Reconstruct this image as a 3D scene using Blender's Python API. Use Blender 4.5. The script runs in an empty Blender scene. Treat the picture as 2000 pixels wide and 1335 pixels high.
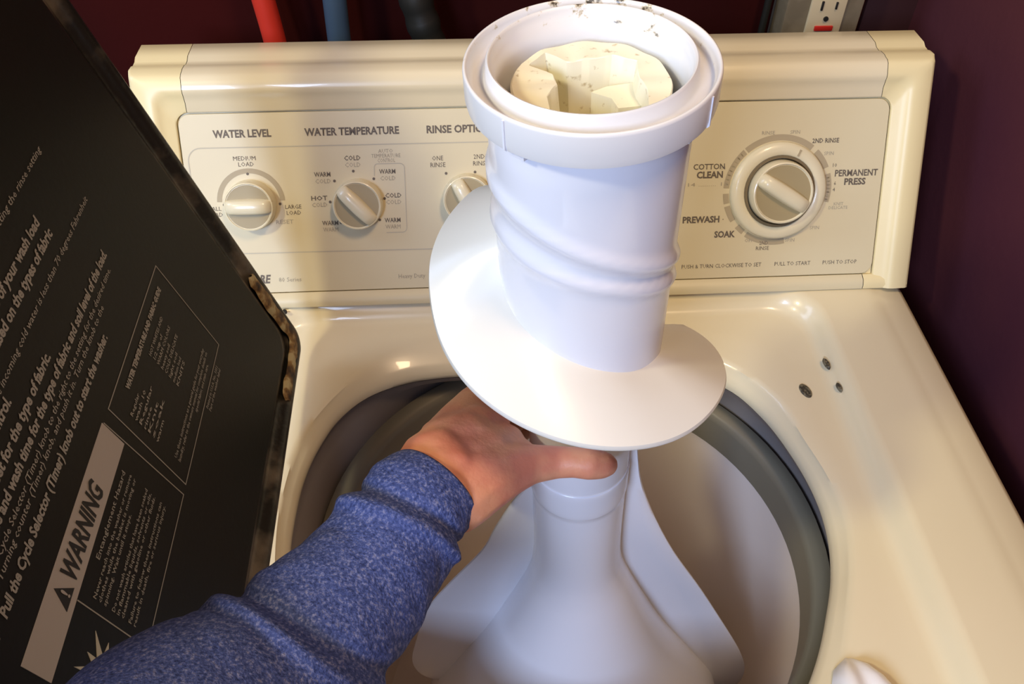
import bpy, bmesh, math, random
import numpy as np
from mathutils import Vector, Matrix, noise
random.seed(4)
sc = bpy.context.scene
COL = sc.collection
PI = math.pi

# ------------------------------------------------------------------ camera
CAM = Vector((-0.0672, -0.5725, 0.5529))
PITCH, YAW, ROLL, FPX = 0.816, 0.0696, 0.0149, 1697.0
def cam_axes():
    cp, sp, cy, sy = math.cos(PITCH), math.sin(PITCH), math.cos(YAW), math.sin(YAW)
    f = Vector((sy*cp, cy*cp, -sp)); r0 = Vector((cy, -sy, 0)); u0 = r0.cross(f)
    cr, sr = math.cos(ROLL), math.sin(ROLL)
    return cr*r0+sr*u0, -sr*r0+cr*u0, f
CR, CU, CF = cam_axes()
cam = bpy.data.objects.new('camera', bpy.data.cameras.new('camera'))
COL.objects.link(cam)
M = Matrix((CR, CU, -CF)).transposed().to_4x4(); M.translation = CAM
cam.matrix_world = M
cam.data.sensor_width = 36; cam.data.lens = FPX/2000*36
cam.data.clip_start = 0.01
sc.camera = cam
def pt(px, py, d):
    """world point seen at photo pixel (px,py) at depth d"""
    return CAM + d*(CF + (px-1000)/FPX*CR - (py-667.5)/FPX*CU)

# ------------------------------------------------------------------ light
w = bpy.data.worlds.new('world'); sc.world = w; w.use_nodes = True
w.node_tree.nodes['Background'].inputs[0].default_value = (1.0, 0.76, 0.70, 1)
w.node_tree.nodes['Background'].inputs[1].default_value = 0.20
def area(name, loc, target, size, power, col, sy=None):
    l = bpy.data.lights.new(name, 'AREA'); l.energy = power; l.color = col
    l.size = size
    if sy: l.shape = 'RECTANGLE'; l.size_y = sy
    o = bpy.data.objects.new(name, l); COL.objects.link(o)
    o.location = loc
    o.rotation_euler = (Vector(target)-Vector(loc)).to_track_quat('-Z', 'Y').to_euler()
    return o
area('ceiling_lamp_light', (-0.90, -0.75, 1.17), (0, -0.1, 0.1), 0.12, 10.5, (1.0, 0.88, 0.56))
area('warm_side_lamp_light', (0.40, -0.62, 1.60), (0.2, 0.0, 0), 0.35, 26, (1.0, 0.70, 0.42))
area('window_light', (-0.72, -1.65, 1.0), (0, -0.2, 0.12), 0.45, 35, (0.56, 0.70, 1.0), 0.5)
area('left_window_light', (-1.55, -0.05, 1.12), (0, -0.2, 0.12), 0.55, 13, (0.52, 0.68, 1.0), 0.8)
sc.view_settings.view_transform = 'Standard'
sc.view_settings.look = 'None'
sc.view_settings.gamma = 1
sc.view_settings.use_curve_mapping = False
sc.view_settings.exposure = -0.30

# ------------------------------------------------------------------ materials
def mat(name, col, rough=0.4, metal=0.0, coat=0.0, sss=0.0, bump=None, mottle=None, spec=0.5):
    m = bpy.data.materials.new(name); m.use_nodes = True
    nt = m.node_tree; b = nt.nodes['Principled BSDF']
    b.inputs['Base Color'].default_value = (*col, 1)
    b.inputs['Roughness'].default_value = rough
    b.inputs['Metallic'].default_value = metal
    b.inputs['Coat Weight'].default_value = coat
    b.inputs['Specular IOR Level'].default_value = spec
    if sss:
        b.inputs['Subsurface Weight'].default_value = sss
        b.inputs['Subsurface Radius'].default_value = (0.012, 0.006, 0.004)
        b.inputs['Subsurface Scale'].default_value = 0.6
    tc = nt.nodes.new('ShaderNodeTexCoord')
    if mottle:
        sc_, c2, lo, hi, det = mottle
        n = nt.nodes.new('ShaderNodeTexNoise'); n.inputs['Scale'].default_value = sc_; n.inputs['Detail'].default_value = det
        nt.links.new(tc.outputs['Object'], n.inputs['Vector'])
        r = nt.nodes.new('ShaderNodeMapRange'); r.inputs[1].default_value = lo; r.inputs[2].default_value = hi
        nt.links.new(n.outputs['Fac'], r.inputs[0])
        mx = nt.nodes.new('ShaderNodeMix'); mx.data_type = 'RGBA'
        mx.inputs['A'].default_value = (*col, 1); mx.inputs['B'].default_value = (*c2, 1)
        nt.links.new(r.outputs[0], mx.inputs['Factor']); nt.links.new(mx.outputs['Result'], b.inputs['Base Color'])
        m['mix'] = mx.name
    if bump:
        s, st = bump
        n = nt.nodes.new('ShaderNodeTexNoise'); n.inputs['Scale'].default_value = s; n.inputs['Detail'].default_value = 4
        nt.links.new(tc.outputs['Object'], n.inputs['Vector'])
        bp = nt.nodes.new('ShaderNodeBump'); bp.inputs['Strength'].default_value = st; bp.inputs['Distance'].default_value = 0.001
        nt.links.new(n.outputs['Fac'], bp.inputs['Height']); nt.links.new(bp.outputs[0], b.inputs['Normal'])
    return m
ENAMEL = mat('white_enamel', (0.76, 0.675, 0.475), 0.26, coat=0.3, mottle=(5, (0.74, 0.66, 0.455), 0.4, 0.6, 2))
PANEL = mat('panel_white', (0.66, 0.585, 0.39), 0.45, mottle=(9, (0.65, 0.57, 0.375), 0.4, 0.6, 2))
CAP = mat('end_cap_cream', (0.80, 0.69, 0.40), 0.38)
KNOB = mat('knob_cream', (0.74, 0.68, 0.49), 0.3, coat=0.2)
KNOBIN = mat('knob_tan', (0.36, 0.295, 0.165), 0.5)
KNOBDK = mat('knob_groove', (0.17, 0.13, 0.07), 0.6)
PRINT = mat('print_brown', (0.13, 0.105, 0.08), 0.6)
PRINTG = mat('print_grey', (0.36, 0.32, 0.24), 0.6)
BAND = mat('print_taupe', (0.40, 0.335, 0.22), 0.6)
LINE = mat('print_line', (0.50, 0.46, 0.36), 0.6)
PLASTIC = mat('agitator_plastic', (0.74, 0.75, 0.82), 0.25, coat=0.35)
FINM = mat('fin_plastic', (0.71, 0.70, 0.66), 0.30)
CREAM = mat('cream_plastic', (0.80, 0.76, 0.58), 0.4, mottle=(260, (0.45, 0.36, 0.20), 0.62, 0.75, 3))
LIDM = mat('lid_black', (0.007, 0.0085, 0.007), 0.5, spec=0.22, mottle=(6, (0.009, 0.008, 0.0065), 0.4, 0.6, 3), bump=(300, 0.08))
LIDPRINT = mat('lid_print_grey', (0.28, 0.27, 0.245), 0.6)
BANDM = mat('warning_band', (0.36, 0.33, 0.31), 0.55)
DARK = mat('gap_black', (0.012, 0.011, 0.010), 0.6)
TUBG = mat('tub_grey', (0.24, 0.21, 0.20), 0.5)
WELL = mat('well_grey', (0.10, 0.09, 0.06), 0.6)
RINGM = mat('balance_ring', (0.19, 0.175, 0.13), 0.4)
BASK = mat('basket_porcelain', (0.82, 0.73, 0.66), 0.35, coat=0.1)
CHIP = mat('plug_olive', (0.16, 0.14, 0.09), 0.5, mottle=(400, (0.04, 0.035, 0.025), 0.45, 0.55, 3))
SKIN = mat('skin', (0.60, 0.27, 0.16), 0.5, sss=0.12, mottle=(34, (0.52, 0.18, 0.12), 0.42, 0.62, 3), bump=(420, 0.25))
WALL = mat('wall_maroon', (0.040, 0.0035, 0.003), 0.9, spec=0.1, mottle=(3, (0.026, 0.003, 0.003), 0.4, 0.6, 2), bump=(90, 0.3))
WALL2 = mat('wall_plum', (0.095, 0.026, 0.030), 0.85, spec=0.1, mottle=(3, (0.075, 0.020, 0.030), 0.4, 0.6, 2), bump=(90, 0.3))
FLOORM = mat('floor_brown', (0.10, 0.07, 0.05), 0.5, mottle=(8, (0.07, 0.05, 0.035), 0.4, 0.6, 4))
REDH = mat('hose_red', (0.62, 0.035, 0.018), 0.5)
BLUEH = mat('hose_blue', (0.045, 0.085, 0.15), 0.5)
BLACKH = mat('hose_black', (0.012, 0.012, 0.010), 0.5)
OUTB = mat('box_steel', (0.30, 0.25, 0.17), 0.5, metal=0.3, mottle=(30, (0.22, 0.18, 0.12), 0.4, 0.6, 3))
OUTC = mat('outlet_almond', (0.62, 0.52, 0.34), 0.4)
REDB = mat('button_red', (0.5, 0.02, 0.015), 0.4)

# rust / grime along the lid's rim: real stains with their own shape
def rim_material():
    m = mat('lid_rim', (0.018, 0.017, 0.014), 0.35, bump=(220, 0.35)); nt = m.node_tree; b = nt.nodes['Principled BSDF']
    tc = nt.nodes.new('ShaderNodeTexCoord'); n = nt.nodes.new('ShaderNodeTexNoise')
    n.inputs['Scale'].default_value = 26; n.inputs['Detail'].default_value = 6
    nt.links.new(tc.outputs['Object'], n.inputs['Vector'])
    r = nt.nodes.new('ShaderNodeValToRGB'); e = r.color_ramp.elements
    e[0].position = 0.47; e[0].color = (0.010, 0.010, 0.008, 1); e[1].position = 0.66; e[1].color = (0.13, 0.11, 0.085, 1)
    nt.links.new(n.outputs['Fac'], r.inputs[0]); nt.links.new(r.outputs[0], b.inputs['Base Color'])
    return m
RIM = rim_material()
def rust_material():
    m = mat('lid_rust', (0.1, 0.06, 0.03), 0.6, bump=(160, 0.8)); nt = m.node_tree; b = nt.nodes['Principled BSDF']
    tc = nt.nodes.new('ShaderNodeTexCoord'); n = nt.nodes.new('ShaderNodeTexNoise')
    n.inputs['Scale'].default_value = 75; n.inputs['Detail'].default_value = 5
    nt.links.new(tc.outputs['Object'], n.inputs['Vector'])
    r = nt.nodes.new('ShaderNodeValToRGB'); cr = r.color_ramp; e = cr.elements
    e[0].position = 0.33; e[0].color = (0.012, 0.007, 0.005, 1); e[1].position = 0.60; e[1].color = (0.42, 0.36, 0.20, 1)
    x = cr.elements.new(0.43); x.color = (0.085, 0.045, 0.018, 1); x = cr.elements.new(0.52); x.color = (0.24, 0.15, 0.055, 1)
    nt.links.new(n.outputs['Fac'], r.inputs[0]); nt.links.new(r.outputs[0], b.inputs['Base Color'])
    return m
RUST = rust_material()
def grime_material():
    """white plastic with black mould specks scattered on the back of the rim"""
    m = mat('collar_plastic', (0.70, 0.695, 0.70), 0.32, coat=0.2); nt = m.node_tree; b = nt.nodes['Principled BSDF']
    tc = nt.nodes.new('ShaderNodeTexCoord'); n = nt.nodes.new('ShaderNodeTexNoise')
    n.inputs['Scale'].default_value = 120; n.inputs['Detail'].default_value = 9; n.inputs['Roughness'].default_value = 0.68
    nt.links.new(tc.outputs['Object'], n.inputs['Vector'])
    sp = nt.nodes.new('ShaderNodeSeparateXYZ'); nt.links.new(tc.outputs['Object'], sp.inputs[0])
    # more specks towards the back (+y) and on upward channel
    ry = nt.nodes.new('ShaderNodeMapRange'); ry.inputs[1].default_value = -0.01; ry.inputs[2].default_value = 0.05
    ry.inputs[3].default_value = -0.12; ry.inputs[4].default_value = 0.03
    nt.links.new(sp.outputs['Y'], ry.inputs[0])
    rz = nt.nodes.new('ShaderNodeMapRange'); rz.inputs[1].default_value = -0.006; rz.inputs[2].default_value = -0.0035
    rz.inputs[3].default_value = -0.2; rz.inputs[4].default_value = 0.0
    nt.links.new(sp.outputs['Z'], rz.inputs[0])
    a = nt.nodes.new('ShaderNodeMath'); a.operation = 'ADD'; nt.links.new(n.outputs['Fac'], a.inputs[0]); nt.links.new(ry.outputs[0], a.inputs[1])
    a2 = nt.nodes.new('ShaderNodeMath'); a2.operation = 'ADD'; nt.links.new(a.outputs[0], a2.inputs[0]); nt.links.new(rz.outputs[0], a2.inputs[1])
    r = nt.nodes.new('ShaderNodeValToRGB'); e = r.color_ramp.elements
    e[0].position = 0.545; e[0].color = (0.70, 0.695, 0.70, 1); e[1].position = 0.635; e[1].color = (0.07, 0.055, 0.035, 1)
    x = r.color_ramp.elements.new(0.585); x.color = (0.55, 0.49, 0.38, 1)
    nt.links.new(a2.outputs[0], r.inputs[0]); nt.links.new(r.outputs[0], b.inputs['Base Color'])
    return m
COLLAR = grime_material()
def denim():
    m = mat('heather_blue', (0.1, 0.15, 0.4), 0.85, bump=(900, 0.8), spec=0.2); nt = m.node_tree; b = nt.nodes['Principled BSDF']
    tc = nt.nodes.new('ShaderNodeTexCoord')
    n = nt.nodes.new('ShaderNodeTexNoise'); n.inputs['Scale'].default_value = 600; n.inputs['Detail'].default_value = 5; n.inputs['Roughness'].default_value = 0.65
    mp = nt.nodes.new('ShaderNodeMapping'); mp.inputs['Scale'].default_value = (1, 1, 0.45); mp.inputs['Rotation'].default_value = (0.4, 0.5, 0.9)
    nt.links.new(tc.outputs['Object'], mp.inputs['Vector']); nt.links.new(mp.outputs[0], n.inputs['Vector'])
    r = nt.nodes.new('ShaderNodeValToRGB'); e = r.color_ramp.elements
    e[0].position = 0.34; e[0].color = (0.022, 0.034, 0.115, 1); e[1].position = 0.74; e[1].color = (0.24, 0.25, 0.38, 1)
    x = r.color_ramp.elements.new(0.52); x.color = (0.055, 0.080, 0.24, 1)
    nt.links.new(n.outputs['Fac'], r.inputs[0]); nt.links.new(r.outputs[0], b.inputs['Base Color'])
    return m
SLEEVE = denim()

# ------------------------------------------------------------------ helpers
def obj(name, verts, faces, material, parent=None, smooth=True, angle=40, origin=None):
    if origin is not None: verts = [Vector(v)-Vector(origin) for v in verts]
    me = bpy.data.meshes.new(name)
    me.from_pydata([tuple(v) for v in verts], [], faces)
    bm = bmesh.new(); bm.from_mesh(me)
    bmesh.ops.remove_doubles(bm, verts=bm.verts, dist=1e-6)
    bmesh.ops.dissolve_degenerate(bm, edges=bm.edges, dist=1e-7)
    bmesh.ops.recalc_face_normals(bm, faces=bm.faces)
    bm.to_mesh(me); bm.free()
    return link(name, me, material, parent, smooth, angle, origin)
def link(name, me, material, parent=None, smooth=True, angle=40, origin=None):
    me.materials.clear(); me.materials.append(material)
    if smooth:
        me.shade_smooth(); me.set_sharp_from_angle(angle=math.radians(angle))
    o = bpy.data.objects.new(name, me); COL.objects.link(o)
    if origin is not None: o.location = origin
    if parent:
        o.parent = parent
        if origin is not None: o.location = Vector(origin)-world_loc(parent)
        else: o.location = -world_loc(parent)
    return o
def world_loc(o):
    v = Vector(o.location); p = o.parent
    while p: v += p.location; p = p.parent
    return v
def tag(o, label, cat, group=None):
    o['label'] = label; o['category'] = cat
    if group: o['group'] = group
    return o
def empty(name, loc, label, cat):
    o = bpy.data.objects.new(name, None); COL.objects.link(o); o.location = loc
    o.empty_display_size = 0.05
    return tag(o, label, cat)
def loft(loops, closed=True, cap0=False, cap1=False, wrap=False):
    n = len(loops[0]); V = [p for l in loops for p in l]; Fc = []
    L = len(loops)
    for i in range(L if wrap else L-1):
        a, b = i*n, ((i+1) % L)*n
        for j in range(n if closed else n-1):
            k = (j+1) % n
            Fc.append((a+j, a+k, b+k, b+j))
    if cap0: Fc.append(tuple(range(n))[::-1])
    if cap1: Fc.append(tuple((L-1)*n+i for i in range(n)))
    return V, Fc
def bevel_box(name, lo, hi, b, material, parent=None, xf=None, seg=2):
    bm = bmesh.new(); bmesh.ops.create_cube(bm, size=1)
    for v in bm.verts:
        v.co = Vector([lo[i]+(v.co[i]+.5)*(hi[i]-lo[i]) for i in range(3)])
    if b: bmesh.ops.bevel(bm, geom=bm.edges[:], offset=b, segments=seg, affect='EDGES', profile=.5)
    if xf:
        for v in bm.verts: v.co = xf(v.co)
    bmesh.ops.recalc_face_normals(bm, faces=bm.faces)
    me = bpy.data.meshes.new(name); bm.to_mesh(me); bm.free()
    return link(name, me, material, parent)
def tube(path, rad, seg=20, closed_ends=True):
    """sweep with parallel transport; rad float or list"""
    P = [Vector(p) for p in path]; n = len(P)
    if not hasattr(rad, '__len__'): rad = [rad]*n
    T = [(P[min(i+1, n-1)]-P[max(i-1, 0)]).normalized() for i in range(n)]
    up = Vector((0, 0, 1)) if abs(T[0].z) < .9 else Vector((1, 0, 0))
    e = T[0].cross(up).normalized(); loops = []
    for i in range(n):
        e = (e - T[i]*e.dot(T[i])).normalized(); g = T[i].cross(e)
        loops.append([P[i]+rad[i]*(math.cos(2*PI*k/seg)*e+math.sin(2*PI*k/seg)*g) for k in range(seg)])
    return loft(loops, True, closed_ends, closed_ends)
def spline(pts, n=8):
    P = [Vector(p) for p in pts]; out = []
    for i in range(len(P)-1):
        a, b, c, d = P[max(i-1, 0)], P[i], P[i+1], P[min(i+2, len(P)-1)]
        for k in range(n):
            t = k/n
            out.append(.5*((2*b)+(c-a)*t+(2*a-5*b+4*c-d)*t*t+(3*b-a-3*c+d)*t**3))
    out.append(P[-1]); return out

# ================================================================== SETTING
wb = obj('wall_back', [(-3, .25, -.95), (.352, .25, -.95), (.352, .25, 1.6), (-3, .25, 1.6), (-3, .35, -.95), (.352, .35, -.95), (.352, .35, 1.6), (-3, .35, 1.6)],
         [(0, 1, 2, 3), (4, 7, 6, 5), (0, 4, 5, 1), (3, 2, 6, 7), (1, 5, 6, 2), (0, 3, 7, 4)], WALL, smooth=False)
wb['kind'] = 'structure'
wr = obj('wall_right', [(.39, .35, -.95), (.46, -3, -.95), (.46, -3, 1.6), (.39, .35, 1.6), (.52, .35, -.95), (.56, -3, -.95), (.56, -3, 1.6), (.52, .35, 1.6)],
         [(0, 1, 2, 3), (4, 7, 6, 5), (0, 4, 5, 1), (3, 2, 6, 7), (1, 5, 6, 2), (0, 3, 7, 4)], WALL2, smooth=False)
wr['kind'] = 'structure'
tr = bevel_box('trim_1', (.340, .246, -.95), (.396, .345, 1.6), .003, mat('trim_dark', (0.035, 0.010, 0.012), .6)); tr['kind'] = 'structure'
fl = obj('floor', [(-3, -3, -.92), (.46, -3, -.92), (.46, .3, -.92), (-3, .3, -.92), (-3, -3, -1), (.46, -3, -1), (.46, .3, -1), (-3, .3, -1)],
         [(0, 1, 2, 3), (4, 7, 6, 5), (0, 4, 5, 1), (3, 2, 6, 7), (1, 5, 6, 2), (0, 3, 7, 4)], FLOORM, smooth=False)
fl['kind'] = 'structure'

# ================================================================== WASHING MACHINE
wm = empty('washing_machine', (0, -.25, -.92), 'white top-loading washing machine with open lid and dial control panel', 'washing machine')
W2 = .3415
# ---- deck as a loft of radial loops
CX, CY = 0.0, -.235
NR = 240
def rr_rad(x0, x1, y0, y1, r, th):
    """distance from (CX,CY) to a rounded rectangle in direction th"""
    dx, dy = math.cos(th), math.sin(th)
    lo, hi = 0, 2.0
    def inside(t):
        x, y = CX+dx*t, CY+dy*t
        qx = max(abs(x-(x0+x1)/2)-((x1-x0)/2-r), 0); qy = max(abs(y-(y0+y1)/2)-((y1-y0)/2-r), 0)
        return qx*qx+qy*qy <= r*r
    for _ in range(32):
        m = (lo+hi)/2
        if inside(m): lo = m
        else: hi = m
    return lo
def ctrl_rad(pts):
    A = sorted([(math.atan2(p[1]-CY, p[0]-CX) % (2*PI), math.hypot(p[0]-CX, p[1]-CY)) for p in pts])
    n = len(A)
    def f(th):
        th %= 2*PI
        i = max([k for k in range(n) if A[k][0] <= th], default=-1)
        def g(k):
            a, r = A[k % n]; return a+2*PI*(k//n), r
        (t0, r0), (t1, r1), (t2, r2), (t3, r3) = g(i-1), g(i), g(i+1), g(i+2)
        u = (th-t1)/(t2-t1)
        m1 = (r2-r0)/(t2-t0)*(t2-t1); m2 = (r3-r1)/(t3-t1)*(t2-t1)
        return (2*u**3-3*u*u+1)*r1+(u**3-2*u*u+u)*m1+(-2*u**3+3*u*u)*r2+(u**3-u*u)*m2
    return f
OPEN = ctrl_rad([(0, -.056), (-.06, -.056), (-.1, -.058), (-.121, -.061), (-.158, -.076), (-.182, -.1), (-.195, -.126), (-.204, -.155), (-.209, -.2), (-.207, -.25),
                 (-.19, -.31), (-.155, -.365), (-.1, -.405), (0, -.425), (.1, -.402), (.153, -.351), (.18, -.305), (.196, -.268), (.205, -.22), (.197, -.157), (.183, -.117), (.160, -.083), (.12, -.063), (.06, -.057)])
FUN = ctrl_rad([(0, -.028), (-.07, -.029), (-.137, -.041), (-.17, -.07), (-.193, -.100), (-.208, -.130), (-.219, -.19), (-.217, -.25),
                (-.203, -.315), (-.165, -.38), (-.1, -.42), (0, -.44), (.1, -.42), (.16, -.37), (.192, -.31), (.209, -.265), (.216, -.235), (.214, -.192), (.206, -.156), (.194, -.112), (.157, -.066), (.11, -.037), (.06, -.029)])
angs = [2*PI*i/NR for i in range(NR)]
for cxy in ((W2, .155), (-W2, .155), (W2, -.66), (-W2, -.66), (.31, .14), (-.31, .14), (.31, -.63), (-.31, -.63)):
    angs.append(math.atan2(cxy[1]-CY, cxy[0]-CX) % (2*PI))
angs = sorted(set(angs))
def L(rf, z, d=0.0):
    return [Vector((CX+(rf(t)+d)*math.cos(t), CY+(rf(t)+d)*math.sin(t), z)) for t in angs]
def RR(x, y0, y1, r): return lambda t: rr_rad(-x, x, y0, y1, r, t)
rec = RR(.254, -.585, .004, .040)
def mixr(a, b, k): return lambda t: a(t)*(1-k)+b(t)*k
loops = [L(RR(W2, -.66, .155, .012), -.060), L(RR(W2, -.66, .155, .012), -.013), L(RR(W2-.002, -.658, .153, .012), -.0075), L(RR(W2-.007, -.653, .148, .012), -.0045),
         L(RR(.316, -.63, .12, .02), -.0022), L(RR(.310, -.625, .115, .02), -.0012), L(RR(.305, -.62, .11, .02), 0.0), L(RR(.298, -.62, .11, .02), 0.0),
         L(rec, 0.0, .005), L(rec, -.0006, .0015), L(rec, -.0030, -.003), L(rec, -.0100, -.0080), L(rec, -.0150, -.0120), L(rec, -.0172, -.0165), L(rec, -.0178, -.022),
         L(mixr(lambda t: rec(t)-.022, FUN, .5), -.0182, .001), L(FUN, -.0188, .003), L(FUN, -.0205, -.002),
         L(mixr(FUN, OPEN, .3), -.0235), L(mixr(FUN, OPEN, .65), -.028), L(mixr(FUN, OPEN, .9), -.0325), L(OPEN, -.037), L(OPEN, -.041, .0006), L(OPEN, -.043, .004), L(OPEN, -.043, .012)]
V, Fc = loft(loops)
obj('deck', V, Fc, ENAMEL, wm, angle=50)
# dark sleeve under the deck (tub cover ring)
def CIRC(rad): return lambda t: ctrl_circ(rad, t)
def ctrl_circ(rad, t):
    ox, oy = CX-.0104, CY+.2082; b_ = ox*math.cos(t)+oy*math.sin(t)
    return -b_+math.sqrt(b_*b_-(ox*ox+oy*oy-rad*rad))
V, Fc = loft([L(OPEN, -.0425, .0015), L(OPEN, -.0445, .0035), L(OPEN, -.052, .006), L(mixr(OPEN, CIRC(.216), .55), -.068, .006), L(CIRC(.2135), -.084), L(CIRC(.2135), -.13)])
obj('tub_cover', V, Fc, TUBG, wm)
# cabinet sides
loopc = [[Vector((x*(W2-.001), -.252+y*.4065, z)) for x, y in ((-1, -1), (1, -1), (1, 1), (-1, 1))] for z in (-.92, -.055)]
V, Fc = loft(loopc)
obj('cabinet', V, Fc, ENAMEL, wm, smooth=False)
# balance ring and basket
BX, BY = .0104, -.2082
def lathe(prof, cx, cy, seg=96):
    return loft([[Vector((cx+r*math.cos(2*PI*k/seg), cy+r*math.sin(2*PI*k/seg), z)) for k in range(seg)] for r, z in prof])
V, Fc = lathe([(.1925, -.120), (.1922, -.088), (.1932, -.082), (.196, -.0795), (.203, -.079), (.2085, -.0815), (.211, -.087), (.212, -.12)], BX, BY)
obj('balance_ring', V, Fc, RINGM, wm)
V, Fc = lathe([(.226, -.118), (.1935, -.118), (.1935, -.20), (.193, -.40), (.185, -.44), (.16, -.455), (.05, -.46), (.001, -.46)], BX, BY)
ba = obj('basket', V, Fc, BASK, wm)
V, Fc = lathe([(.262, -.10), (.262, -.50), (.001, -.50)], BX, BY)
obj('outer_tub', V, Fc, TUBG, wm)
V, Fc = lathe([(.045, -.46), (.045, -.445), (.03, -.435), (.028, -.41), (.001, -.41)], BX, BY, 40)
obj('drive_hub', V, Fc, BASK, wm)
# speck on the basket wall
V, Fc = tube([(BX+.1928, BY-.075, -.125), (BX+.1915, BY-.075, -.125)], .0009, 8)
# hinge plugs on the deck
def blob(name, c, rx, ry, h, rot, material, parent, n=20):
    loops = []
    for f, z in ((1, -.0006), (1, h*.5), (.8, h), (.35, h*.8), (.01, h*.75)):
        loops.append([Vector((c[0]+f*(rx*math.cos(a)*math.cos(rot)-ry*math.sin(a)*math.sin(rot)), c[1]+f*(rx*math.cos(a)*math.sin(rot)+ry*math.sin(a)*math.cos(rot)), c[2]+z)) for a in [2*PI*k/n for k in range(n)]])
    V, Fc = loft(loops, True, False, True)
    return obj(name, V, Fc, material, parent)
blob('hinge_plug', (.2190, -.1070, -.0180), .0044, .0078, .0014, .25, CHIP, wm)
blob('hinge_plug', (.2430, -.0830, -.0115), .0022, .0062, .0022, .15, CHIP, wm)
blob('hinge_plug', (.2450, -.1110, -.0105), .0018, .0048, .0022, .15, CHIP, wm)
blob('paint_chip', (-.2330, -.0060, .0), .0018, .0030, .0006, .5, DARK, wm)
# bleach dispenser: glossy tongue with a raised spout, front right
def tongue(name, cx, y0, y1, w0, w1, z0, h, material):
    rows = []; n = 24
    for i in range(15):
        t = i/14; y = y0+(y1-y0)*t
        wv = (w0+(w1-w0)*t)*math.sqrt(max(0.0, 1-(1-min(1, t*4.0))**2)) if t < .25 else w0+(w1-w0)*t
        row = []
        for k in range(n+1):
            s = -1+2*k/n
            z = z0+h*(1-abs(s)**4)*(min(1, t*6)**.6)-.0045*math.exp(-((s+.08)/.3)**2)*min(1, t*5)
            row.append(Vector((cx+.02*t+s*wv, y, z)))
        rows.append(row)
    V, Fc = loft(rows, False)
    return obj(name, V, Fc, material, wm)
tongue('bleach_dispenser', .180, -.337, -.47, .0165, .044, -.022, .018, mat('dispenser_white', (.85, .84, .86), .15, coat=.5))

# ---- console
D1, H1, D2, H2 = .0977, .1799, .143, .179
WU = Vector((0, D1, H1)).normalized(); WN = Vector((0, -H1, D1)).normalized()   # up the face, out of the face
FACE = math.hypot(D1, H1)
def fp(x, wv, off=0.0): return Vector((x, 0, 0))+WU*wv+WN*off
con = bpy.data.objects.new('console', None); COL.objects.link(con); con.parent = wm; con.location = Vector((0, .07, 0))-wm.location
def uloop(x, wt, r, off, wbot=0.0, xb=None):
    """open loop: bottom-left, up, over, down to bottom-right, corners rounded"""
    xb = xb or x
    pts = []
    ys = np.linspace(wbot, wt-r, 8)
    L_ = [(-(xb+(x-xb)*((yy-wbot)/(wt-r-wbot))), yy) for yy in ys]
    A_ = [(-x+r-r*math.cos(a), wt-r+r*math.sin(a)) for a in np.linspace(0, PI/2, 9)[1:]]
    xs = np.array([-.2982, -.298, -.2977, -.2]+list(np.linspace(-.15, .15, 5))+[.2, .2975, .2982, .2985])
    xs = xs[(xs > -x+r) & (xs < x-r)]
    # keep the same count: clamp the outer ones
    full = [-.2981, -.2976]+list(np.linspace(-.2, .2, 7))+[.2976, .2981]
    T_ = [(max(-x+r+1e-4*(i+1), min(x-r-1e-4*(11-i), v)), wt) for i, v in enumerate(full)]
    pts = L_+A_+T_+[(-a, b) for a, b in reversed(A_)]+[(-a, b) for a, b in reversed(L_)]
    return [fp(a, b, off) for a, b in pts], len(L_)+len(A_), len(full)
specs = [(.3080, .1712, .010, -.0025), (.3080, .1712, .010, .0000), (.3092, .1724, .0100, .0008), (.3150, .1790, .0100, .0018), (.3195, .1850, .0100, .0050), (.3215, .1875, .0095, .0066), (.3250, .1905, .0090, .0072),
         (.3370, .1995, .0040, .0062), (.3402, .2025, .0030, .0040), (.3415, .2047, .0025, .0)]
ul = [uloop(a, b, r, off) for a, b, r, off in specs]
loops = [u[0] for u in ul]
nL, nT = ul[0][1], ul[0][2]
# top: continue back over grooves, then down the back
def shifted(dy, z, last, shrink=0.0):
    out = []
    for p in last:
        out.append(Vector((p.x*(1-shrink), D1+dy if p.z > .17 else p.y+(dy)*(1.0), z if p.z > .17 else p.z)))
    return out
base = loops[-1]
def behind(k, ztop):
    out = []
    for p in base:
        y = p.y+(D2+.004-p.y)*k
        out.append(Vector((p.x, y, min(p.z, H1)*1.0 if p.z < H1-.004 else ztop)))
    return out
loops += [behind(.06, H1+.0005), behind(.22, H1-.0005), behind(.30, H1-.0022), behind(.42, H1-.0022), behind(.52, H1-.0002), behind(.96, H2), behind(1.0, H2-.002)]
n = len(loops[0])
def part_of(j):
    if j < nL+0: return 0
    if j >= nL+nT-1: return 2
    i = j-nL
    if i == 0 or i == nT-2: return None        # the seam gap
    return 1
V = [p for l in loops for p in l]
fac = {0: [], 1: [], 2: []}
for i in range(len(loops)-1):
    for j in range(n-1):
        k = part_of(j)
        if k is None: continue
        fac[k].append((i*n+j, i*n+j+1, (i+1)*n+j+1, (i+1)*n+j))
obj('end_cap', V, fac[0], CAP, con, angle=60)['label'] = 'cream plastic end cap at the left end of the console'
obj('top_rail', V, fac[1], ENAMEL, con, angle=60)
obj('end_cap', V, fac[2], CAP, con, angle=60)['label'] = 'cream plastic end cap at the right end of the console'
for me in {o.data for o in COL.objects if o.name.startswith(('end_cap', 'top_rail'))}:
    bm = bmesh.new(); bm.from_mesh(me); bmesh.ops.delete(bm, geom=[v for v in bm.verts if not v.link_faces], context='VERTS'); bm.to_mesh(me); bm.free()
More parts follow.
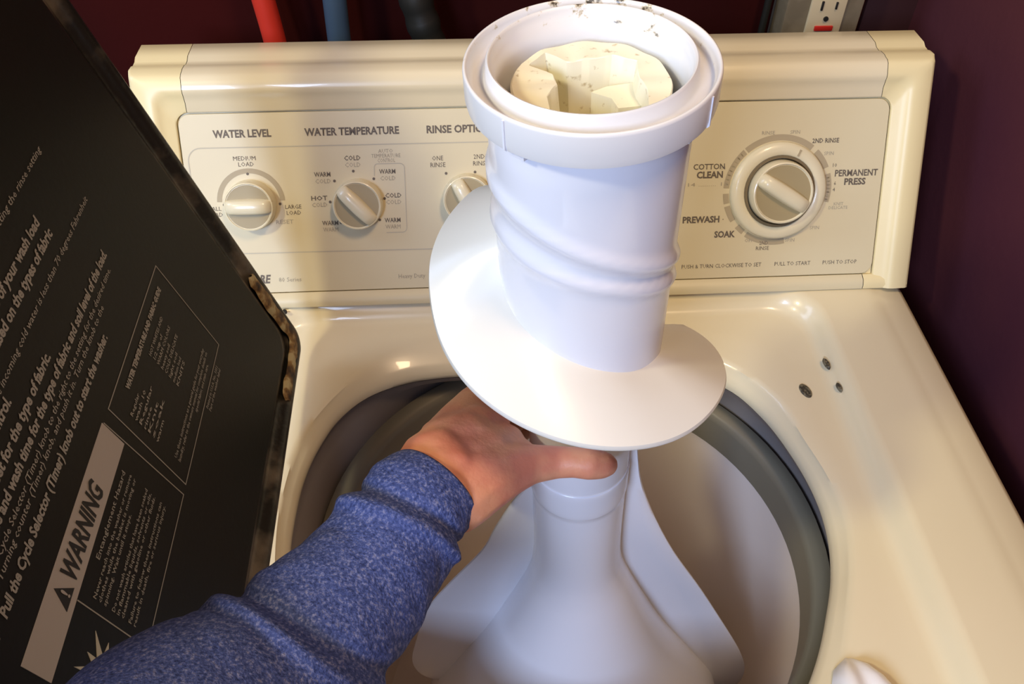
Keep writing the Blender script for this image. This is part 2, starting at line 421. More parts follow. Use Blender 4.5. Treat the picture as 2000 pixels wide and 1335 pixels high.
# control panel plate with rounded corners
def rrect(x0, x1, y0, y1, r, n=8):
    out = []
    for cx, cy, a0 in ((x1-r, y1-r, 0), (x0+r, y1-r, PI/2), (x0+r, y0+r, PI), (x1-r, y0+r, 3*PI/2)):
        out += [(cx+r*math.cos(a0+PI/2*k/n), cy+r*math.sin(a0+PI/2*k/n)) for k in range(n+1)]
    return out
pr = rrect(-.3068, .3068, .0135, .1702, .010)
V, Fc = loft([[fp(a, b, -.004) for a, b in pr], [fp(a, b, -.0007) for a, b in pr], [fp(a*.9985, .0918+(b-.0918)*.995, 0.0) for a, b in pr]], True, False, True)
panel = obj('control_panel', V, Fc, PANEL, con, angle=30)
pb = rrect(-.3080, .3080, .0118, .1712, .001)
V, Fc = loft([[fp(a, b, -.006) for a, b in pb], [fp(a, b, -.0036) for a, b in pb]], True, False, True)
obj('panel_bezel', V, Fc, CAP, con, angle=30)
# bottom lip + core behind so that gaps are dark
lip = [(.0, -.010), (.0, .0035), (.0035, .0048), (.0085, .0040), (.0115, .0012), (.0128, .0002), (.0128, -.004)]
V, Fc = loft([[fp(x, a, b) for a, b in lip] for x in (-.2978, .2978)], False)
obj('bottom_rail', V, Fc, PANEL, con, angle=35)
for s in (-1, 1):
    V, Fc = loft([[fp(s*x, a, b) for a, b in lip] for x in (.2984, .3395)], False)
    obj('rail_end', V, Fc, CAP, con, angle=35)
core = [(-.005, -.012), (.168, -.012), (.198, -.010)]
V, Fc = loft([[fp(x, a, b-.0) for a, b in core]+[Vector((x, D2-.004, H2-.006)), Vector((x, D2-.004, .001))] for x in (-.337, .337)], True, True, True)
obj('console_core', V, Fc, DARK, con, smooth=False)

# ---- print helpers
def text_mesh(body, size, material, parent, basis, align='CENTER', length=None, bold=0.0, shear=0.0, name='printed_text', label=None, keep=None):
    c = bpy.data.curves.new(name, 'FONT'); c.body = body; c.size = size; c.align_x = align; c.align_y = 'CENTER'
    c.resolution_u = 1 if size < .006 else 2; c.offset = bold; c.shear = shear
    o = bpy.data.objects.new('tmp', c); COL.objects.link(o)
    dg = bpy.context.evaluated_depsgraph_get()
    me = bpy.data.meshes.new_from_object(o.evaluated_get(dg)); bpy.data.objects.remove(o)
    xs = [v.co.x for v in me.vertices]
    k = 1.0
    if length and max(xs)-min(xs) > 0: k = length/(max(xs)-min(xs))
    orig, ex, ey, en = basis
    for v in me.vertices:
        v.co = orig+ex*v.co.x*k+ey*v.co.y+en*.00025
    me.materials.clear(); me.materials.append(material)
    o = bpy.data.objects.new(name, me); COL.objects.link(o); o.parent = parent; o.location = -world_loc(parent)
    if label: o['label'] = label
    return o
XH = Vector((1, 0, 0))
def ptext(body, x, wv, size, material=PRINT, **k):
    return text_mesh(body, size, material, panel, (fp(x, wv), XH, WU, WN), **k)
def flat(name, pts, material, h=.0003):
    V, Fc = loft([[fp(a, b, -.0002) for a, b in pts], [fp(a, b, h) for a, b in pts]], True, False, True)
    return obj(name, V, Fc, material, panel, smooth=False)
def pline(pts, wd, material, name='printed_line', closed=False):
    """thin printed line along 2-D panel points"""
    P = [Vector((a, b, 0)) for a, b in pts]; n = len(P); A = []; B = []
    for i in range(n):
        t = (P[(i+1) % n]-P[i-1]) if closed else (P[min(i+1, n-1)]-P[max(i-1, 0)])
        t.normalize(); nn = Vector((-t.y, t.x, 0))*wd/2
        A.append(P[i]+nn); B.append(P[i]-nn)
    V = [fp(p.x, p.y, .00022) for p in A]+[fp(p.x, p.y, .00022) for p in B]
    Fc = [(i, (i+1) % n, n+(i+1) % n, n+i) for i in range(n if closed else n-1)]
    return obj(name, V, Fc, material, panel, smooth=False)
def arc(cx, cy, r, a0, a1, n=24): return [(cx+r*math.cos(math.radians(a0+(a1-a0)*k/n)), cy+r*math.sin(math.radians(a0+(a1-a0)*k/n))) for k in range(n+1)]
def dot(x, wv, r=.0012): flat('printed_dot', arc(x, wv, r, 0, 330, 11), PRINT)
# headings
ptext('WATER LEVEL', -.2543, .1530, .0088, length=.0489, bold=.00028)
ptext('WATER TEMPERATURE', -.1617, .1529, .0088, length=.0802, bold=.00028)
ptext('RINSE OPTIONS', -.0690, .1527, .0088, length=.0590, bold=.00028)
# border of the knob area
bord = [(.085, .1413), (-.20, .1418), (-.286, .1420)]+arc(-.291, .131, .011, 90, 180, 8)+[(-.302, .12), (-.302, .062)]+arc(-.291, .061, .011, 180, 270, 8)+[(-.2, .0498), (.085, .0480)]+arc(.085, .058, .010, 270, 360, 6)+arc(.085, .1313, .010, 0, 90, 6)
pline(bord, .0009, LINE)
# water level
K1 = (-.2530, .0930); K2 = (-.1607, .0915); K3 = (-.0655, .0935)
def band(cx, cy, r0, r1, a0, a1, material=BAND, name='printed_band'):
    V = [fp(a, b, .00022) for a, b in arc(cx, cy, r1, a0, a1)]+[fp(a, b, .00022) for a, b in arc(cx, cy, r0, a0, a1)]
    m = len(V)//2
    return obj(name, V, [(i, i+1, m+i+1, m+i) for i in range(m-1)], material, panel, smooth=False)
band(K1[0], K1[1]+.002, .0250, .0292, 2, 178)
dot(-.2535, .1195); dot(-.2765, .0935); dot(-.2285, .0930)
ptext('MEDIUM', -.2548, .1325, .0052, length=.0190); ptext('LOAD', -.2540, .1275, .0052, length=.0130)
ptext('LARGE', -.2175, .0900, .0052, length=.0140); ptext('LOAD', -.2175, .0848, .0052, length=.0125); ptext('RESET', -.2262, .0770, .0052, PRINTG, length=.0150)
ptext('SMALL', -.2865, .0900, .0052, length=.0140); ptext('LOAD', -.2850, .0848, .0052, length=.0125)
# water temperature
for x, wv in ((-.1632, .1195), (-.1800, .1115), (-.1852, .0935), (-.1772, .0750), (-.1460, .1125), (-.1378, .0952), (-.1432, .0765)): dot(x, wv)
for a, b, x, wv in (('COLD', 'COLD', -.1632, .1305), ('WARM', 'COLD', -.1898, .1172), ('HOT', 'COLD', -.1945, .0968), ('WARM', 'WARM', -.1865, .0748), ('WARM', 'COLD', -.1338, .1183), ('COLD', 'COLD', -.1300, .0975), ('WARM', 'WARM', -.1318, .0758)):
    ptext(a, x, wv, .0056, length=.0140, bold=.00008); ptext(b, x, wv-.0058, .0054, PRINTG, length=.0132)
ptext('AUTO', -.1343, .1358, .0046, PRINTG); ptext('TEMPERATURE', -.1343, .1318, .0046, PRINTG, length=.025); ptext('CONTROL', -.1343, .1278, .0046, PRINTG, length=.015)
pline([(-.1452, .115)]+arc(-.1420, .1222, .003, 180, 90, 5)+arc(-.1230, .1212, .004, 90, 0, 5)+arc(-.1238, .0690, .004, 0, -90, 5)+[(-.138, .0650)], .0007, LINE)
# rinse options
for x, wv in ((-.0832, .1155), (-.0580, .1160)): dot(x, wv)
ptext('ONE', -.0900, .1285, .0056, length=.0095); ptext('RINSE', -.0900, .1228, .0056, length=.0130)
ptext('2ND', -.0540, .1290, .0056, length=.0095); ptext('RINSE', -.0530, .1232, .0056, length=.0130)
# bottom line of print
ptext('KENMORE', -.2640, .0258, .0105, length=.040, bold=.00035, shear=.25)
ptext('80 Series', -.2265, .0250, .0058, PRINTG, length=.0200)
ptext('Heavy Duty', -.1180, .0248, .0058, PRINTG, length=.0240)
# timer print
TX, TW = .2118, .0925
for a0, a1 in ((52, 130), (132, 176), (196, 214), (-14, 17), (236, 282), (24, 46)):
    band(TX, TW, .0440, .0492, a0, a1)
band(TX, TW, .0440, .0492, 182, 193); band(TX, TW, .0440, .0490, 222, 232)
for k in range(7): band(TX, TW, .0452, .0480, -12+4*k, -10.6+4*k, PANEL)
for k in range(8): band(TX, TW, .0452, .0480, 136+5*k, 137.4+5*k, PANEL)
ptext('COTTON', .1490, .1150, .0068, length=.028, bold=.0001); ptext('CLEAN', .1500, .1078, .0080, length=.0235, bold=.00028)
ptext('14 ......... 12', .1480, .0995, .0045, PRINTG, length=.036); ptext('14', .1615, .1135, .0045, PRINTG)
ptext('PREWASH', .1440, .0680, .0080, length=.0335, bold=.00028); ptext('.', .1640, .0700, .008)
ptext('SOAK', .1660, .0540, .0080, length=.0190, bold=.00028)
ptext('PERMANENT', .2825, .1062, .0080, length=.0390, bold=.00018); ptext('PRESS', .2820, .0985, .0080, length=.0195, bold=.00028)
ptext('2ND RINSE', .2520, .1352, .0056, length=.0240, bold=.0001)
ptext('RINSE', .2000, .1430, .0046, PRINTG); ptext('SPIN', .2240, .1432, .0046, PRINTG)
ptext('SPIN', .2560, .1240, .0046, PRINTG); ptext('10', .2620, .1135, .0046, PRINT); ptext('6', .2640, .0975, .0046); ptext('4', .2635, .0918, .0046)
ptext('KNIT', .2690, .0790, .0040, PRINTG); ptext('DELICATE', .2690, .0755, .0040, PRINTG)
ptext('SPIN', .2490, .0578, .0046, PRINTG); ptext('SPIN', .2270, .0470, .0046, PRINTG); ptext('OFF', .1890, .0478, .0046, PRINTG)
ptext('2ND', .2030, .0450, .0050, length=.0080); ptext('RINSE', .2020, .0402, .0050, length=.0120)
ptext('PUSH & TURN CLOCKWISE TO SET', .1650, .0250, .0052, length=.0740); ptext('PULL TO START', .2312, .0250, .0052, length=.0335); ptext('PUSH TO STOP', .2755, .0250, .0052, length=.0320)

# ---- knobs
def knob(name, c, R0, h, ang, label, bar=.30, timer=False):
    k = bpy.data.objects.new(name, None); COL.objects.link(k); k.parent = wm
    o0 = fp(c[0], c[1], 0); k.location = o0-wm.location; k['label'] = label
    def P(x, y, z): return fp(c[0]+x, c[1]+y, z)
    def disc(prof, seg=48): return loft([[P(r*math.cos(2*PI*i/seg), r*math.sin(2*PI*i/seg), z) for i in range(seg)] for r, z in prof], True, False, True)
    zb = 0.0
    if timer:
        V, Fc = disc([(.0430, .0), (.0432, .0022), (.0425, .0050), (.0405, .0068), (.0360, .0074), (.0325, .0070), (.0310, .0050), (.0300, .001), (.001, .001)])
        obj('timer_dial', V, Fc, KNOB, k, angle=60)
        V, Fc = disc([(.0318, .0066), (.0314, .0074), (.0294, .0074), (.0288, .002)]); obj('dial_groove', V, Fc, KNOBDK, k, angle=60)
        zb = .001
    V, Fc = disc([(R0*1.03, zb), (R0*1.02, zb+h*.25), (R0, zb+h*.62), (R0*.97, zb+h*.78), (R0*.93, zb+h*.80), (R0*.90, zb+h*.74), (.001, zb+h*.74)])
    obj('knob_body', V, Fc, KNOB, k, angle=50)
    ca, sa = math.cos(ang), math.sin(ang)
    R = R0*.90
    # two sunken tan half-moons
    for s in (-1, 1):
        a0 = math.asin(bar); pts = [(R*.985*math.cos(a), s*R*.985*math.sin(a)) for a in np.linspace(a0, PI-a0, 24)]
        pts = [(x*ca-y*sa, x*sa+y*ca) for x, y in pts]
        V, Fc = loft([[P(x, y, zb+h*.70) for x, y in pts], [P(x, y, zb+h*.745) for x, y in pts]], True, False, True)
        obj('knob_inlay', V, Fc, KNOBIN, k, smooth=False)
    # grip bar with arched top
    rows = []
    for i in range(13):
        u = -1+2*i/12; x = u*R0*.97
        hw = bar*R0*(.62+.30*(1-u*u)**.5 if abs(u) < 1 else .62)*.98
        ht = h*(.72+.42*(max(0, 1-u**4))**.5)
        prof = [(-hw*1.22, h*.70), (-hw*1.05, ht*.80+h*.1), (-hw*.80, ht*.97), (-hw*.4, ht*1.01), (0, ht*1.02), (hw*.4, ht*1.01), (hw*.80, ht*.97), (hw*1.05, ht*.80+h*.1), (hw*1.22, h*.70)]
        rows.append([P(x*ca-y*sa, x*sa+y*ca, zb+z) for y, z in prof])
    V, Fc = loft(rows, False); Fc += [tuple(range(9)), tuple(12*9+i for i in range(9))[::-1]]
    obj('grip_bar', V, Fc, KNOB, k, angle=50)
    if timer:
        V = [P(.0345, 0, 0)]
        a = math.radians(66)
        for (r, sgn) in ((.0335, -1), (.0335, 1), (.0405, 1), (.0405, -1)):
            pass
        e = Vector((math.cos(a), math.sin(a))); t = Vector((-e.y, e.x))
        q4 = [e*.0335-t*.0009, e*.0335+t*.0009, e*.0395+t*.0009, e*.0395-t*.0009]
        V, Fc = loft([[P(p.x, p.y, .0065) for p in q4], [P(p.x, p.y, .0078) for p in q4]], True, False, True)
        obj('dial_pointer', V, Fc, BAND, k, smooth=False)
    return k
knob('selector_knob', K1, .0212, .0170, 0.0, 'cream selector knob under WATER LEVEL, grip bar horizontal', .30)
knob('selector_knob', K2, .0212, .0170, math.radians(-47), 'cream selector knob under WATER TEMPERATURE, grip bar slanted', .30)
knob('selector_knob', K3, .0212, .0170, math.radians(-62), 'cream selector knob under RINSE OPTIONS, half hidden by the agitator fin', .30)
knob('timer_knob', (TX, TW), .0275, .0200, math.radians(-32), 'large round timer knob with a wide outer dial', .25, True)

# ---- lid
TH = 1.2814
LO = Vector((-.2102, -.0526, .012)); LU = Vector((-math.cos(TH), 0, math.sin(TH))); LN = Vector((math.sin(TH), 0, math.cos(TH)))
def lp(u, v, off=0.0): return LO+Vector((0, -u, 0))+LU*v+LN*off
lid = bpy.data.objects.new('lid', None); COL.objects.link(lid); lid.parent = wm; lid.location = LO-wm.location
lid['label'] = 'open lid with black underside printed with instructions'
UL, VL = .50, .43
def lrect(i, r, off):
    return [lp(a, b, off) for a, b in rrect(i, UL-i, i, VL-i, r, 8)]
V, Fc = loft([lrect(.0, .016, -.012), lrect(.0, .016, -.003), lrect(.0012, .015, .0005), lrect(.004, .014, .0016), lrect(.0075, .012, .0010), lrect(.010, .011, -.0015), lrect(.012, .011, -.0045),
              lrect(.0165, .014, -.0055), lrect(.021, .016, -.0015), lrect(.026, .018, .0)], True, False, False)
rim = obj('lid_rim', V, Fc, RIM, lid, angle=60)
V, Fc = loft([lrect(.0258, .018, 0.0), lrect(.028, .018, .0004)], True, False, True)
lpan = obj('lid_panel', V, Fc, LIDM, lid, angle=60)
V, Fc = loft([lrect(.0002, .016, -.0121), lrect(.004, .014, -.0165)], True, False, True)
obj('lid_outer_shell', V, Fc, ENAMEL, lid, angle=60)
# rust band at the hinge corner, following the rim
def rustpath(cp, wid, off):
    P = spline([lp(u, v, off) for u, v in cp], 6); rows = []
    for i, p in enumerate(P):
        t = (P[min(i+1, len(P)-1)]-P[max(i-1, 0)]).normalized(); s = t.cross(LN)
        ww = wid*(.75+.45*noise.noise(p*90))*min(1, i/3+.15, (len(P)-1-i)/3+.15)
        rows.append([p-s*ww-LN*.002, p-s*ww*.8+LN*.0003*1, p-s*ww*.3+LN*(.0008+.0006*noise.noise(p*200)), p+s*ww*.3+LN*(.0008+.0006*noise.noise(p*240+Vector((3, 0, 0)))), p+s*ww*.8+LN*.0003, p+s*ww-LN*.002])
    V, Fc = loft(rows, False)
    return obj('rust_patch', V, Fc, RUST, lid, angle=70)
rustpath([(.0115, .088), (.010, .070), (.0105, .050), (.009, .034), (.0085, .020), (.011, .012), (.020, .0095), (.034, .0088), (.048, .0088), (.062, .0095), (.075, .0085)], .0098, .0005)
LX = Vector((0, 1, 0))
def ltext(body, u, v, size, bold=False, end=True, length=None, material=None, off=.0005, shear=.22):
    return text_mesh(body, size, material or LIDPRINT, lpan, (lp(u, v, off), LX, LU, LN), align='RIGHT' if end else 'LEFT', length=length, bold=(.00026 if bold is True else float(bold)) if bold else .00004, shear=shear, name='lid_text')
ltext('Fill the dispenser before selecting the rinse setting', .1170, .2857, .0050, length=.150)
ltext('Select the water level based on the size of your wash load', .1570, .2686, .0074, True, length=.185)
ltext('Choose the wash temperature based on the types of fabric', .1550, .2594, .0074, True, length=.182)
ltext('Note: in winter the incoming cold water is less than 70 degrees Fahrenheit', .1130, .2480, .0050, length=.190)
ltext('with the detergent control.', .2545, .2420, .0074, True, length=.080)
ltext('Push the rinse selector to set for the type of fabric.', .2177, .2316, .0074, True, length=.155)
ltext('Choose the cycle and wash time for the type of fabric and soil level of the load.', .1316, .2228, .0074, True, length=.222)
ltext('Turn the Cycle Selector (Timer) knob to the right to the setting for the desired time.', .1378, .2156, .0050, length=.205)
ltext('Turning counter (Timer) knob, and push it in. Turn the knob to the', .1640, .2108, .0050, length=.165)
ltext('Pull the Cycle Selector (Timer) knob out to start the washer.', .1781, .2022, .0074, True, length=.1640)
ltext('7.', .350, .2022, .0074, True)
def lline(pts, wd=.0007, closed=False, name='lid_line'):
    P = [Vector((a, b, 0)) for a, b in pts]; n = len(P); A = []; B = []
    for i in range(n):
        if closed: t1 = (P[i]-P[i-1]).normalized(); t2 = (P[(i+1) % n]-P[i]).normalized()
        else:
            t1 = (P[i]-P[i-1]).normalized() if i else (P[1]-P[0]).normalized(); t2 = (P[i+1]-P[i]).normalized() if i < n-1 else t1
        n1 = Vector((-t1.y, t1.x, 0)); n2 = Vector((-t2.y, t2.x, 0)); m_ = (n1+n2)/(1+n1.dot(n2))*wd/2
        A.append(P[i]+m_); B.append(P[i]-m_)
    V = [lp(p.x, p.y, .0006) for p in A]+[lp(p.x, p.y, .0006) for p in B]
    return obj(name, V, [(i, (i+1) % n, n+(i+1) % n, n+i) for i in range(n if closed else n-1)], LIDPRINT, lpan, smooth=False)
lline([(.1010, .1831), (.1010, .1067), (.2155, .1067), (.2155, .1831)], closed=True)
lline([(.2250, .1831), (.2225, .1065), (.4000, .1065), (.4000, .1831)])
lline([(.3165, .1640), (.3165, .1065)])
def lpoly(pts, material, off, name):
    V = [lp(a, b, off) for a, b in pts]; m_ = len(V); V += [lp(a, b, off-.0003) for a, b in pts]
    return obj(name, V, [tuple(range(m_))]+[(i, (i+1) % m_, m_+(i+1) % m_, m_+i) for i in range(m_)], material, lpan, smooth=False)
lpoly([(.2258, .1842), (.2258, .1645), (.3560, .1645), (.3560, .1842)], BANDM, .0007, 'warning_band')
ltext('WARNING', .2590, .1742, .0160, .0005, length=.0520, material=DARK, off=.0009).data
lpoly([(.3245, .1685), (.3125, .1685), (.3185, .1805)], DARK, .0010, 'warning_triangle')
ltext('!', .3165, .1728, .0090, True, material=BANDM, off=.0011, shear=0)
ltext('Entanglement Hazard', .2400, .1590, .0044, length=.052, shear=0)
info = [('Never reach into the washer or remove', .1545), ('clothes while the basket is moving or', .1505), ('spinning. Wait until it stops.', .1465),
        ('Do not wash articles that have been soaked', .1395), ('in flammable liquids, solvents or oils,', .1357), ('cleaned with gasoline or other fluids.', .1319),
        ('Failure to follow these instructions can', .1255), ('result in death, fire or serious injury.', .1217)]
for s, v in info:
    ltext(s, .3110, v-.001, .0036, end=False, shear=0, length=.072 if len(s) > 33 else .052)
st = []
for k in range(22):
    a = 2*PI*k/22; r = (.020 if k % 4 == 0 else .0145) if k % 2 == 0 else .0075
    st.append((.3400+r*math.cos(a+.2), .1345+r*math.sin(a+.2)))
lpoly(st, mat('star_cream', (.42, .40, .33), .55), .0007, 'burst_symbol')
# info box text
ltext('WATER TEMPERATURE AND FABRIC GUIDE', .1130, .1745, .0048, True, length=.082, shear=0)
for i, s in enumerate(['HOT WHITES AND', '1/2 cup of', 'WARM COLORS', 'heavy soil', 'COLD DELICATE', 'light soil', 'medium load', 'KNITS']):
    v = .1655-.0042*i
    ltext(s, .1620, v, .0036, end=False, shear=0, length=.020+.010*((i*3) % 3) + (.012 if i in (0, 2, 4) else 0))
    if i < 7: ltext(['Regular', 'wash 10', 'Regular', 'rinse', 'Knit', 'soak', 'warm'][i], .2075, v, .0036, end=False, shear=0, length=.016+.006*(i % 3))
for i, (s, l) in enumerate([('Use these instructions as a general guide for your everyday', .088), ('laundry, refer to the owners manual for complete details on', .088), ('special fabric and stain care.', .040)]):
    ltext(s, .2060 if i < 2 else .165, .1215-.0040*i, .0038, end=False, shear=0, length=l)
ltext('Printed in U.S.A. No. 3351', .1180, .1035, .0036, shear=0, length=.036); ltext('Part of the washer label', .1180, .1000, .0036, shear=0, length=.036)

# ================================================================== BEHIND THE WASHER
def hose(name, path, r, material, label, ribs=0):
    P = spline(path, 14); rad = [r*(1+ribs*math.sin(i*1.6)) for i in range(len(P))]
    V, Fc = tube(P, rad, 20)
    o = obj(name, V, Fc, material, origin=P[0]); return tag(o, label, 'hose')
hose('water_hose', [(-.245, .205, -.35), (-.243, .205, 0.0), (-.240, .206, .12), (-.248, .212, .22), (-.262, .222, .36), (-.275, .233, .50), (-.280, .235, .95)], .0105, REDH, 'red water supply hose rising behind the control console')
hose('water_hose', [(-.180, .205, -.35), (-.178, .205, 0.0), (-.181, .206, .12), (-.180, .212, .22), (-.179, .222, .36), (-.180, .233, .50), (-.180, .235, .95)], .0110, BLUEH, 'blue water supply hose rising behind the console, right of the red one')
hose('drain_hose', [(-.075, .195, -.35), (-.080, .195, .02), (-.090, .197, .12), (-.108, .205, .20), (-.122, .215, .32), (-.130, .222, .45), (-.130, .225, .95)], .0155, BLACKH, 'black corrugated drain hose leaning behind the middle of the console', .06)
ou = empty('electrical_outlet', (.285, .25, .16), 'wall outlet with almond receptacle in a metal box behind the console', 'outlet')
OX, OZ = .2855, .160
bevel_box('outlet_box', (OX-.040, .212, OZ-.075), (OX+.036, .2495, OZ+.075), .003, OUTB, ou, lambda c: c).location = -ou.location
bevel_box('cover_plate', (OX-.0175, .2085, OZ-.040), (OX+.0175, .213, OZ+.040), .002, OUTC, ou).location = -ou.location
cp_ = ou.children[-1]
def slot(x0, x1, z0, z1): 
    s = bevel_box('slot', (x0, .2070, z0), (x1, .2088, z1), .0003, DARK, ou); s.location = -ou.location
zc = OZ+.012
slot(OX-.0078, OX-.0058, zc-.004, zc+.005); slot(OX+.0062, OX+.0080, zc-.003, zc+.004)
V, Fc = tube([(OX, .2070, zc-.0125), (OX, .2089, zc-.0125)], .0024, 12); obj('ground_hole', V, Fc, DARK, ou)
b_ = bevel_box('reset_button', (OX-.009, .2065, OZ-.0125), (OX+.009, .209, OZ-.0075), .0008, REDB, ou); b_.location = -ou.location
V, Fc = tube(spline([(OX-.052, .235, OZ-.2), (OX-.050, .236, OZ), (OX-.046, .238, OZ+.3)], 6), .0035, 10)
tag(obj('power_cord', V, Fc, BLACKH, origin=(OX-.052, .235, OZ-.2)), 'thin black cord running up the wall left of the outlet', 'cord')

# ================================================================== AGITATOR
SA = .8
A0 = Vector((-.00427, -.19068, .34250)); AX = Vector((-.051696, -.020140, 1)).normalized()
EX = Vector((1, 0, 0)); EX = (EX-AX*EX.dot(AX)).normalized(); EY = AX.cross(EX)
def ap(s, ph, r, ): # s along the axis downward, azimuth degrees, radius: unscaled units
    p = A0-AX*s+EX*(r*math.cos(math.radians(ph)))+EY*(r*math.sin(math.radians(ph)))
    return CAM+(p-CAM)*SA
ag = empty('washer_agitator', ap(.88, 0, 0), 'white plastic washer agitator with helical fin, held upright over the open tub', 'agitator')
def alathe(prof, seg=96, dr=None):
    return loft([[ap(s, 360*k/seg, r+(dr(s, 360*k/seg) if dr else 0)) for k in range(seg)] for s, r in prof])
org = ap(0, 0, 0)
# collar: outer wall, channel, inner raised rim, bore
prof = [(.0175, .0535), (.0190, .0595), (.0185, .0618), (.0150, .0625), (.0020, .0625), (.0004, .0622), (.0, .0614), (.0004, .0606), (.0030, .0600), (.0080, .0592), (.0088, .0575), (.0084, .0530), (.0060, .0518), (-.0012, .0512), (-.0022, .0503), (-.0020, .0495), (-.0004, .0488), (.0040, .0480), (.0046, .0470), (.0180, .0462), (.0300, .0455)]
V, Fc = alathe(prof, 120)
obj('collar', V, Fc, COLLAR, ag, angle=60, origin=org)
# seams and clips of the collar
for ph in (-136, -35):
    q_ = []
    for dph in (-.5, .5):
        q_.append([ap(s, ph+dph, r) for s, r in ((.0020, .0622), (.0020, .0631), (.0175, .0631), (.0190, .0618))])
    V, Fc = loft(q_, True, True, True); obj('collar_seam', V, Fc, PLASTIC, ag, smooth=False)
for ph in (-133, -40):
    q_ = []
    for dph in (-4.5, 4.5):
        q_.append([ap(s, ph+dph, r) for s, r in ((.017, .053), (.017, .0590), (.0235, .0585), (.0245, .053))])
    V, Fc = loft(q_, True, True, True); obj('clip', V, Fc, PLASTIC, ag, smooth=False)
# bore shadow cup (dark bottom well) and cream insert with facets
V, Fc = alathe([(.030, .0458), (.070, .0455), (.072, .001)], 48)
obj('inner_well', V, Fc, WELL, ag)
seg = 96
def hole_r(ph):   # irregular heptagon-like opening
    vs = [(-158, .024), (-130, .034), (-90, .036), (-45, .0345), (-20, .028), (0, .0240), (20, .0255), (35, .0310), (60, .0270), (90, .0215), (116, .0222), (122, .0362), (146, .0360), (152, .0200), (180, .0165)]
    vs = [(a, r) for a, r in vs]; vs = vs+[(vs[0][0]+360, vs[0][1])]
    p = ph
    while p < vs[0][0]: p += 360
    while p >= vs[0][0]+360: p -= 360
    for (a, r), (b, r2) in zip(vs, vs[1:]):
        if a <= p <= b:
            P1 = Vector((r*math.cos(math.radians(a)), r*math.sin(math.radians(a)))); P2 = Vector((r2*math.cos(math.radians(b)), r2*math.sin(math.radians(b))))
            d = Vector((math.cos(math.radians(p)), math.sin(math.radians(p)))); e = P2-P1
            den = d.x*e.y-d.y*e.x
            return (P1.x*e.y-P1.y*e.x)/den
    return .03
rows = []
for f, s in ((0, .022), (0, .0140), (.04, .0128), (.5, .0128), (.97, .0126), (1, .0132)):
    rows.append([ap(s+(.0004*math.sin(7*k) if 0 < f < 1 else 0), 360*k/seg, (.0397+.0006*noise.noise(Vector((math.cos(k*.065)*3, math.sin(k*.065)*3, 0))))*(1-f)+hole_r(360*k/seg)*f) for k in range(seg)])
rows.append([ap(.030, 360*k/seg, hole_r(360*k/seg)*.92) for k in range(seg)])
rows.append([ap(.056, 360*k/seg, hole_r(360*k/seg)*.86) for k in range(seg)])
V, Fc = loft(rows, True, False, True)
obj('bearing_insert', V, Fc, CREAM, ag, angle=25)['label'] = 'cream faceted plastic insert inside the collar'
def wedge(pts, s0, s1):
    V = [ap(s0, a, r) for a, r in pts]+[ap(s1, a, r*.97) for a, r in pts]; m_ = len(pts)
    obj('insert_rib', V, [tuple(range(m_)), tuple(range(m_, 2*m_))[::-1]]+[(i, (i+1) % m_, m_+(i+1) % m_, m_+i) for i in range(m_)], CREAM, ag, smooth=False)
wedge([(-14, .028), (30, .0295), (52, .016), (80, .0085), (8, .011), (-30, .015)], .0235, .040)

# barrel
def ridge(s, ph):
    p = ((ph+180) % 360)-180      # -180..180, front at -90
    if p > 90: p -= 360
    # helical centre lines running down to the right across the front
    t = p+180
    d = 0
    xs = [-90, 0, 26, 47, 69, 99, 164, 220]
    up = [.045, .060, .063, .067, .075, .088, .118, .14]; lo = [.075, .090, .091, .094, .098, .106, .134, .155]
    cu, cl = np.interp(t, xs, up), np.interp(t, xs, lo)
    # groove between two raised bands
    d += .0030*math.exp(-((s-cu)/.0050)**2)+.0026*math.exp(-((s-cl)/.0048)**2)-.0012*math.exp(-((s-(cu+cl)/2)/.0050)**2)
    return d
prof = [(.0165, .0515), (.030, .0520), (.034, .0522)]+[(s, .0525-(s-.034)*.012) for s in np.arange(.038, .222, .004)]+[(.224, .047), (.2245, .036)]
V, Fc = alathe(prof, 144, ridge)
obj('barrel', V, Fc, PLASTIC, ag, angle=60)
# helical fin
PH = [128, 152, 180, 190, 212, 238, 257, 280, 305, 327, 340, 360, 390, 400]
SO = [.128, .133, .140, .158, .168, .177, .185, .195, .206, .211, .217, .230, .249, .256]
rows = []
phs = np.linspace(118, 402, 110)
ss_ = np.interp(phs, PH, SO)
k_ = np.ones(9)/9; ss2 = np.convolve(np.pad(ss_, 4, 'edge'), k_, 'valid')
for ph, so in zip(phs, ss2):
    si = so-.019
    e = min(1, (ph-118)/14, (402-ph)/10); ro = .049+(.0945-.049)*max(.08, e)**.5
    ri = .045; th = .0022
    sof = si+(so-si)*(ro-ri)/(.0945-ri)
    sm = lambda f: si+(sof-si)*f-.0020*math.sin(PI*f)
    rr = lambda f: ri+(ro-ri)*f
    top = [ap(sm(f)-th, ph, rr(f)) for f in (0, .06, .3, .6, .9, .985)]
    edge = [ap(sm(1), ph, ro)]
    bot = [ap(sm(f)+th, ph, rr(f)) for f in (.985, .9, .5, 0)]
    rows.append(top+edge+bot)
V, Fc = loft(rows, True, True, True)
obj('helical_fin', V, Fc, FINM, ag, angle=45)['label'] = 'wide off-white helical fin wrapped round the barrel'
